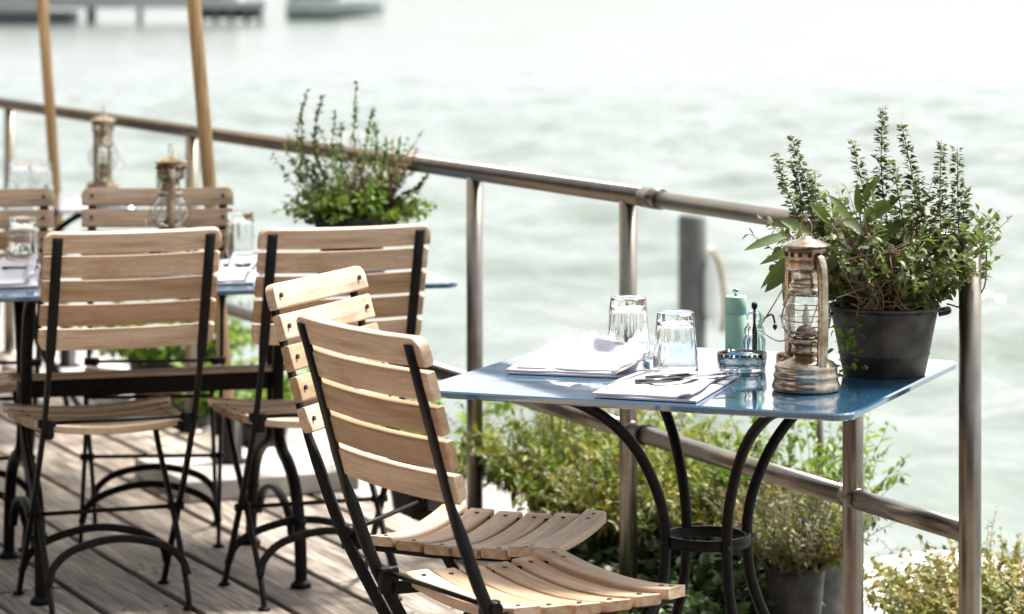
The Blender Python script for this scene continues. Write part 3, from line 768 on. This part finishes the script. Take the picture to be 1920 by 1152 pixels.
def spike(lb, sb, rng, p0, p1, r0, leafL, dens=1.0):
    """flower spike with whorls, p0 base to p1 tip"""
    p0, p1 = Vector(p0), Vector(p1); ax = p1 - p0; L = ax.length; mid = p0 + ax * .5 + Vector((rng.uniform(-.01, .01), 0, 0))
    path = smooth([p0, mid, p1], 5); sb.sweep(path, [.0016 * (1 - .6 * k / (len(path) - 1)) for k in range(len(path))], 5)
    n = int(L / .0085 * dens)
    for k in range(n):
        t = k / n; p, d = along(path, t); rr = r0 * (1 - .62 * t)
        for j in range(10):
            a = rng.uniform(0, 2 * math.pi); o = Vector((math.cos(a), math.sin(a), rng.uniform(-.1, .7)))
            s_ = rng.uniform(.6, 1.15) * (1 - .4 * t)
            lb.leaf(p + o * rr * rng.uniform(.05, .55) + d * rng.uniform(-.004, .004), o, leafL * s_, leafL * .62 * s_, rng.uniform(-.2, .5), n=3)
# --- herb pot on the front table
rng = random.Random(11)
HP = Vector((.701, 5.62, ZZ))
t = thing('potted_herbs', 'dark zinc pot of sage, thyme and flowering basil spikes on the front blue table', 'potted plant', HP)
pot(t, .077, .102, .127)
def D(px, py, dd=0.0):      # a point of this plant, relative to the pot, dd = deeper
    d = 5.62 + dd; return Vector(((px - 960) * d / 5592, d, 1.484 - (py + 44) * d / 5592)) - HP
def AP(f):  # mesh appended already in local space
    return f
bushy(t, rng, 95, (0, 0, .115), .075, .24, .024, .015, 'herb_leaf', per=25, spread=1.0, grav=-.25, name='foliage', curl=.5, lfn=3, hvar=.5)
bushy(t, rng, 44, (.03, .0, .115), .055, .26, .018, .011, 'herb_leaf', per=26, spread=1.15, grav=-.1, name='thyme_foliage', curl=.5, lfn=3)
lb, sb = LB(), MB()
for (x0, y0, x1, y1, dd) in ((1530, 480, 1452, 285, -.02), (1505, 400, 1482, 300, .04), (1560, 470, 1482, 252, .03), (1640, 460, 1597, 262, .05), (1670, 460, 1655, 200, .0), (1720, 470, 1690, 230, .03), (1695, 430, 1672, 300, -.03),
                             (1765, 480, 1765, 262, .0), (1800, 500, 1795, 275, .03), (1745, 470, 1722, 330, -.02), (1815, 480, 1812, 350, -.02), (1550, 440, 1528, 320, 0), (1840, 520, 1838, 430, .01)):
    q = D((x0 + x1) / 2, (y0 + y1) / 2, dd)
    spike(lb, sb, rng, D(x0, y0, dd), D(x1, y1, dd), .022, .020)
    sb.sweep(smooth([Vector((rng.uniform(-.05, .05), rng.uniform(-.05, .05), .115)), D((x0 * .6 + 1660 * .4), 520, dd), D(x0, y0, dd)], 4), .0016, 5)
sb.build('flower_stems', 'brown_stem', t); lb.build('flower_spikes', 'spike_leaf', t)
lb = LB(); sb = MB()
sage = [(1480, 440, 1395, 465, .030), (1490, 470, 1425, 540, .026), (1500, 480, 1432, 548, .040), (1490, 490, 1462, 575, .034), (1570, 470, 1562, 545, .034), (1510, 460, 1425, 490, .026), (1520, 440, 1465, 410, .03),
        (1590, 405, 1555, 362, .026), (1612, 402, 1606, 352, .022), (1620, 408, 1652, 372, .026), (1620, 420, 1690, 365, .034), (1600, 410, 1545, 385, .030), (1640, 450, 1705, 410, .036), (1650, 470, 1700, 500, .03),
        (1680, 440, 1740, 470, .036), (1560, 420, 1520, 380, .03), (1630, 480, 1660, 540, .028), (1690, 500, 1720, 560, .03), (1580, 470, 1535, 520, .03), (1735, 520, 1755, 580, .028), (1620, 380, 1640, 330, .028), (1580, 410, 1620, 440, .036), (1540, 500, 1500, 545, .03)]
for (x0, y0, x1, y1, W_) in sage:
    dd = -.04 + rng.uniform(-.05, .03); a = D(x0, y0, dd); c = D(x1, y1, dd - rng.uniform(-.01, .05))
    lb.leaf(a, c - a, (c - a).length, W_ * .72, rng.uniform(.05, .3), up=(rng.uniform(-.4, .4), -1.0, .8), n=8)
    sb.sweep(smooth([Vector((rng.uniform(-.05, .02), -.03, .115)), (a + Vector((-.02, -.02, .115))) * .5, a], 4), .0016, 5)
lb.build('sage_leaves', 'sage_leaf', t); sb.build('sage_stems', 'brown_stem', t)
sb = MB()
for i in range(34):     # tangle of dry stems spilling over the front
    p0 = D(rng.uniform(1590, 1730), rng.uniform(560, 600), -.09); p1 = D(rng.uniform(1570, 1720), rng.uniform(470, 560), -.10 + rng.uniform(-.03, .03)); p2 = D(rng.uniform(1560, 1760), rng.uniform(430, 560), -.06 + rng.uniform(-.04, .04))
    sb.sweep(smooth([p0, (p0 + p1) * .5 + rdir(rng) * .02, p1, p2], 5), rng.uniform(.0008, .0016), 5)
for i in range(10):
    a0 = rng.uniform(math.pi * 1.05, math.pi * 1.9); a1 = a0 + rng.uniform(.4, 1.0)
    sb.sweep(smooth([Vector((.098 * math.cos(a), .098 * math.sin(a), .128 + rng.uniform(-.012, .02))) for a in (a0, a0 * .6 + a1 * .4, a1)], 5), .0013, 5)
for pts in ([(1775, 500), (1745, 545), (1725, 575)], [(1790, 505), (1765, 560), (1740, 590)], [(1850, 470), (1845, 540), (1810, 575), (1775, 570)], [(1700, 470), (1640, 540), (1600, 600)]):
    sb.sweep(smooth([D(x, y, -.02) for x, y in pts], 5), .0016, 6)
sb.build('dry_stems', 'bark', t)
for nm, cx, sx, y0, y1, n_, d0, d1 in (('trailing_sprig', 1590, 14, 600, 705, 60, -.105, -.095), ('outer_sprigs', 1825, 22, 420, 520, 60, -.03, .03)):
    lb = LB()
    for i in range(n_): lb.leaf(D(rng.gauss(cx, sx * .8), rng.uniform(y0, y1), rng.uniform(d0, d1)), rdir(rng), .017, .010, .2, n=3)
    lb.build(nm, 'bright_leaf', t)

# --- potted plant on the table behind (blurred)
rng = random.Random(23)
t = thing('potted_herbs', 'airy green and russet plant in a pot behind the middle chair backrest', 'potted plant', (-.430, 7.99, ZZ))
pot(t, .080, .103, .100)
bushy(t, rng, 85, (.015, 0, .09), .075, .16, .026, .016, 'bright_leaf', per=15, spread=1.3, grav=-.9, name='lower_foliage', lfn=4)
bushy(t, rng, 34, (-.01, 0, .11), .08, .25, .020, .012, 'sage_leaf', per=24, spread=.95, grav=.1, name='upright_foliage', lfn=3, hvar=.45, stem='sage_leaf')
bushy(t, rng, 34, (.055, 0, .11), .035, .22, .016, .006, 'russet_leaf', per=30, spread=.7, grav=.1, name='russet_foliage', lfn=3, stem='bark')
lb, sb = LB(), MB()
def D2(px, py, dd=0): d = 7.99 + dd; return Vector(((px - 960) * d / 5592, d, 1.484 - (py + 44) * d / 5592)) - Vector((-.430, 7.99, ZZ))
for (x1, y1, x0) in ((575, 170, 562), (605, 180, 590), (565, 215, 575), (668, 155, 665), (700, 200, 680), (628, 210, 625), (640, 230, 640), (706, 240, 700), (790, 345, 745), (750, 260, 735), (725, 260, 715), (548, 300, 575), (800, 330, 770), (590, 240, 600), (762, 300, 740)):
    p0 = Vector((rng.uniform(-.05, .05), rng.uniform(-.05, .05), .11)); path = smooth([p0, D2(x0, (y1 + 400) / 2), D2(x1, y1)], 6); sb.sweep(path, .0013, 4)
    for k in range(46):
        tt = .25 + .75 * rng.random(); p, d = along(path, min(.999, tt)); lb.leaf(p, (rdir(rng) + d).normalized(), .019 * (1.2 - .5 * tt), .011, .2, n=3)
lb.build('tall_sprigs', 'sage_leaf', t); sb.build('tall_stems', 'sage_leaf', t)

# --- plants on the ledge outside the railing
def planter(t, r0, r1, h): pot(t, r0, r1, h, False)
LZ = -.10
def ledge(px, d, n=None): return ((px - 960) * d / 5592, d, LZ)
rng = random.Random(31)
def shrub(label, px, d, seed, parts, potsize=(.13, .17, .24), z=LZ):
    global rng
    rng = random.Random(seed); x = (px - 960) * d / 5592
    t = thing('shrub', label, 'shrub', (x, d, z)); planter(t, *potsize)
    for kw in parts: bushy(t, rng, **kw)
    return t
H0 = .22
shrub('big feathery yellow-green shrub behind the railing, left of the front table legs', 1110, 7.75, 41, [
    dict(n=240, c=(0, 0, H0), rad=.14, H=.31, L=.034, W=.0115, leaf='fern_leaf', per=34, spread=1.5, grav=-.35, lfn=3, curl=.5),
    dict(n=80, c=(-.05, 0, H0), rad=.10, H=.36, L=.026, W=.010, leaf='olive_leaf', per=30, spread=1.1, grav=-.05, lfn=3, curl=.4, name='upper_foliage')])
shrub('feathery olive shrub with orange tinges behind the railing, seen through the front table legs', 1265, 7.30, 42, [
    dict(n=220, c=(0, 0, H0), rad=.14, H=.29, L=.032, W=.0105, leaf='olive_leaf', per=34, spread=1.5, grav=-.35, lfn=3, curl=.5),
    dict(n=90, c=(.0, 0, H0), rad=.10, H=.28, L=.030, W=.010, leaf='fern_leaf', per=30, spread=1.1, grav=-.1, lfn=3, curl=.4, name='upper_foliage')])
shrub('low dark green ivy mound at the foot of the railing under the front table', 1300, 6.95, 43, [
    dict(n=200, c=(0, 0, .10), rad=.10, H=.22, L=.034, W=.028, leaf='dark_leaf', per=14, spread=1.8, grav=-.7, lfn=4, curl=.6)], potsize=(.11, .14, .13))
shrub('dark ivy mound below the feathery shrub, just right of the slatted seats', 1150, 7.40, 44, [
    dict(n=200, c=(0, 0, .10), rad=.12, H=.25, L=.034, W=.028, leaf='dark_leaf', per=14, spread=1.6, grav=-.6, lfn=4, curl=.6)], potsize=(.11, .14, .13))
shrub('shrub of upright leafy twigs rising behind the mid rail, right of the table legs', 1500, 7.15, 45, [
    dict(n=64, c=(0, 0, H0), rad=.09, H=.38, L=.036, W=.016, leaf='bright_leaf', per=18, spread=.75, grav=-.05, lfn=4, curl=.4, t0=.3)], potsize=(.10, .13, .24))
t = shrub('dry thyme bush in a grey zinc pot, between table leg and square corner post', 1490, 6.80, 46, [
    dict(n=170, c=(0, 0, .225), rad=.06, H=.23, L=.016, W=.007, leaf='thyme_leaf', per=34, spread=.95, grav=-.05, lfn=2, curl=.3),
    dict(n=60, c=(0, 0, .225), rad=.06, H=.24, L=.022, W=.009, leaf='olive_leaf', per=24, spread=1.0, grav=-.1, lfn=3, curl=.3, name='upper_foliage')], potsize=(.047, .070, .24), z=LZ)
t.name = 'potted_thyme'
shrub('reddish olive shrub in the bottom right corner outside the railing', 1870, 6.55, 47, [
    dict(n=300, c=(0, 0, .14), rad=.14, H=.23, L=.021, W=.014, leaf='red_leaf', per=26, spread=1.5, grav=-.2, lfn=3, curl=.5, stem='bark'),
    dict(n=40, c=(0, 0, .14), rad=.10, H=.28, L=.016, W=.010, leaf='olive_leaf', per=26, spread=1.1, grav=.0, lfn=3, curl=.4, name='upper_foliage', stem='bark')], potsize=(.10, .13, .15))
shrub('low bright green plant outside the railing behind the left upright chair', 330, 10.55, 48, [
    dict(n=60, c=(0, 0, H0), rad=.12, H=.30, L=.055, W=.036, leaf='bright_leaf', per=11, spread=1.3, grav=-.4, lfn=4, curl=.5)])
shrub('leafy green plant outside the railing seen under the middle chair seat', 470, 10.0, 49, [
    dict(n=60, c=(0, 0, .12), rad=.12, H=.24, L=.055, W=.036, leaf='bright_leaf', per=11, spread=1.3, grav=-.4, lfn=4, curl=.5)], potsize=(.11, .14, .14))
shrub('round-leaved green plant peeping out right of the nearest chair backrest', 800, 8.65, 50, [
    dict(n=26, c=(0, 0, .16), rad=.10, H=.30, L=.050, W=.040, leaf='bright_leaf', per=7, spread=1.0, grav=-.3, lfn=4, curl=.5)], potsize=(.09, .12, .17))

# ------------------------------------------------------------------ dark building added out of view (beside and behind the viewpoint) to darken reflections
simple('dark_timber', (0.055, 0.042, 0.033), 0.7, 0, 0.3, 3)
dark_facade = thing('added_dark_facade', 'unseen dark timber building added along the landward side of the deck to darken reflections', 'building', onrail(-2, -6.6), RZ)
def rp(name, c, d, m='dark_timber', par=None):
    b = MB(); b.box(c, d); return b.build(name, m, par or dark_facade)
rp('wall', (-.2, 3, 2.1), (.4, 24, 4.2)); rp('wall', (3.6, -8.8, 2.1), (7.2, .4, 4.2))
rp('roof', (.3, 3, 4.35), (1.8, 24.6, .22)); rp('roof', (4.6, -8.6, 4.35), (6.8, 1.6, .22))
for k in range(6):
    f = rp('window', (.02, -5.5 + 3.6 * k, 1.5), (.12, 2.2, 2.0), 'bark'); rp('pane', (.085, -5.5 + 3.6 * k, 1.5), (.02, 2.0, 1.8), 'black_mill', f)
for k in range(2):
    f = rp('window', (2.2 + 2.8 * k, -8.58, 1.5), (2.0, .12, 2.0), 'bark'); rp('pane', (2.2 + 2.8 * k, -8.515, 1.5), (1.8, .02, 1.8), 'black_mill', f)

# ------------------------------------------------------------------ umbrellas
def umbrella(label, a, c, base, r, bw, first=[None]):
    """a, c: two points of the pole axis (low, high)"""
    a, c = Vector(a), Vector(c); ax = (c - a).normalized(); lo = a + ax * ((.09 - a.z) / ax.z); hi = a + ax * ((2.75 - a.z) / ax.z)
    t = thing('patio_umbrella', label, 'umbrella', (lo.x, lo.y, 0), 0, 'umbrellas on slanting wooden poles'); o = Vector((lo.x, lo.y, 0))
    b = MB(); b.sweep([lo - o - ax * .01, hi - o], [r, r * 1.15], 20); b.build('pole', 'pole_wood', t)
    b = MB(); b.box((base[0], base[1], .030), (bw, bw * .95, .058), Matrix.Rotation(RZ, 3, 'Z'), bev=.006); b.build('base_slab', 'concrete', t)
    b = MB(); b.lathe([(.05, .0595), (.05, .066), (.03, .07), (.028, .20), (.024, .20)], (0, 0, 0), 20); b.build('pole_socket', 'iron', t)
    top = hi - o - ax * .05; b = MB(); rim = []; Rr = 1.35; apex = b.bm.verts.new(top)
    for k in range(8):
        an = math.pi * 2 * k / 8 + .2; rim.append(b.bm.verts.new(top + Vector((Rr * math.cos(an), Rr * math.sin(an), -.42))))
    for k in range(8): b.bm.faces.new((apex, rim[k], rim[(k + 1) % 8]))
    bmesh.ops.solidify(b.bm, geom=b.bm.faces[:], thickness=.004); b.build('canopy', 'canvas', t)
    for k in range(8):
        an = math.pi * 2 * k / 8 + .2; b = MB(); b.sweep([top + Vector((0, 0, -.03)), top + Vector((Rr * .97 * math.cos(an), Rr * .97 * math.sin(an), -.44))], .009, 8); b.build('rib', 'pole_wood', t)
    return t
umbrella('wooden umbrella pole leaning beside the railing post, nearer of the two', (-.854, 8.75, .476), (-.934, 8.75, 1.415), (.04, -.02), .0195, .52)
umbrella('thinner looking wooden umbrella pole farther left, rising beside the farthest table', (-1.67, 10.9, .735), (-1.717, 10.9, 1.398), (0, 0), .0190, .40)

# ------------------------------------------------------------------ things in and on the water
def pile(label, px, d, r, ztop, name='mooring_pile'):
    x = (px - 960) * d / 5592; t = thing(name, label, 'mooring pile', (x, d, -1.3))
    b = MB(); b.lathe([(r, 0), (r, ztop + 1.3 - .02), (r * .9, ztop + 1.3), (0, ztop + 1.3)], seg=24, cap=False); b.build('shaft', 'pile_grey', t)
    return t
x17 = 16.5
t = pile('thick dark grey mooring pile standing in the water behind the railing', 1298, x17, .078, .165)
b = MB(); b.lathe([(.0, .88), (.030, .89), (.040, .95), (.040, 1.14), (.022, 1.26), (0, 1.30)], (.10, -.05, 0), 16, cap=False); b.build('fender', 'boat_white', t)
b = MB(); b.sweep(smooth([(.10, -.06, 1.28), (.15, -.06, 1.18), (.175, -.05, .95), (.165, -.03, .82)], 5), .014, 8); b.build('rope', 'rope', t)
b = MB(); b.lathe([(.085, .30), (.085, .36)], seg=20); b.build('band', 'hull_dark', t)
# moored white boat hull beside the quay
bt = thing('moored_boat', 'white boat hull moored beside the quay, low in the bottom right', 'boat', (1.62, 8.05, -1.17), R(14))
def hullp(u, v):   # u along, v around
    y = -2.4 + 4.8 * u; wv = .55 * max(.02, (1 - abs((y - .3) / 2.75) ** 2.6)); a = math.pi * (1.0 + v); 
    return Vector((wv * math.cos(a), y, .50 + .50 * math.sin(a) * (1 - .25 * max(0, (y - 1) / 1.5)) + .10 * (abs(y) / 2.4) ** 2))
b = MB(); b.grid(hullp, 30, 18); b.build('hull', 'boat_white', bt)
def deckp(u, v):
    y = -2.4 + 4.8 * u; wv = .55 * max(.02, (1 - abs((y - .3) / 2.75) ** 2.6)); x = wv * (2 * v - 1)
    return Vector((x, y, .50 + .10 * (abs(y) / 2.4) ** 2 + .36 * (1 - (2 * v - 1) ** 2) ** .6 * min(1, 4 * min(u, 1 - u) + .0)))
b = MB(); b.grid(deckp, 30, 18); b.build('cover', 'boat_white', bt)
for s_ in (-1, 1):
    b = MB(); pts = []
    for i in range(31):
        y = -2.4 + 4.8 * i / 30; wv = .55 * max(.02, (1 - abs((y - .3) / 2.75) ** 2.6)); pts.append((s_ * (wv + .004), y, .505 + .10 * (abs(y) / 2.4) ** 2))
    b.sweep(pts, .022, 8); b.build('rub_rail', 'boat_grey', bt)
# far jetty with a long shed, a low barge and a ship
def wx(px, d): return (px - 960) * d / 5592
D0 = 158
j = thing('jetty', 'blurred far jetty on posts with a pale pinkish shed, top left of the picture', 'jetty', (wx(240, D0), D0, -1))
xl, xr = -16, wx(505, D0) - wx(240, D0)
b = MB(); b.box(((xl + xr) / 2, 0, 1.02), (xr - xl, 5, .38)); b.build('platform', 'pier_grey', j)
for px in (-60, 182, 272, 385, 412, 440, 470, 495):
    b = MB(); b.box((wx(px, D0) - wx(240, D0), -2.2, .3), (.26 if px != 182 else .45, .3, 1.9)); b.build('post', 'pile_grey' if px != 182 else 'hull_dark', j)
b = MB(); b.box((wx(425, D0) - wx(240, D0), -1.2, .55), (3.4, 1.5, .62), bev=.1); b.build('float', 'hull_dark', j)
b = MB(); b.box((-4.5, .5, 2.6), (21, 4, 2.8)); b.build('shed_wall', 'shed_pink', j)
b = MB(); b.box((-4.5, .5, 4.1), (22, 5, .18)); b.build('shed_roof', 'pier_grey', j)
for k in range(9):
    b = MB(); b.box((-13.6 + 2.3 * k, -1.55, 2.3), (.9, .14, 1.7)); b.build('shed_window', 'boat_white', j)
bb = thing('barge', 'long dark low barge tied in front of the jetty, at the top left corner', 'barge', (wx(30, D0 - 4), D0 - 4, -1))
b = MB(); b.box((0, 0, .33), (6.2, 2.2, .78), bev=.12); b.build('hull', 'hull_dark', bb)
b = MB(); b.box((-.6, 0, .84), (4.4, 1.7, .24)); b.build('deck_house', 'pier_grey', bb)
sh = thing('ship', 'blurred grey-green ship passing right of the jetty at the top edge', 'ship', (wx(615, 170), 172, -1))
def shiph(u, v):
    x = -2.5 + 5.6 * u; wv = 1.1 * (1 - max(0, (x - 1.2) / 1.9) ** 2) + .02; a = math.pi * (1 + v)
    return Vector((x, wv * math.cos(a), .95 + .95 * math.sin(a) + .15 * max(0, x) * .5))
b = MB(); b.grid(shiph, 24, 12); b.build('hull', 'hull_teal', sh)
b = MB(); b.box((-.9, 0, 1.7), (3.0, 1.5, 1.5), bev=.1); b.build('cabin', 'hull_teal', sh)
b = MB(); b.box((.5, 0, 1.05), (4.8, 1.7, .14)); b.build('deck', 'boat_white', sh)
for k in range(4):
    b = MB(); b.box((-1.8 + .75 * k, -.78, 1.5), (.42, .05, .45)); b.build('window', 'hull_dark', sh)
b = MB(); b.sweep([(-.5, 0, 2.4), (-.5, 0, 4.6)], .05, 8); b.build('mast', 'pile_grey', sh)
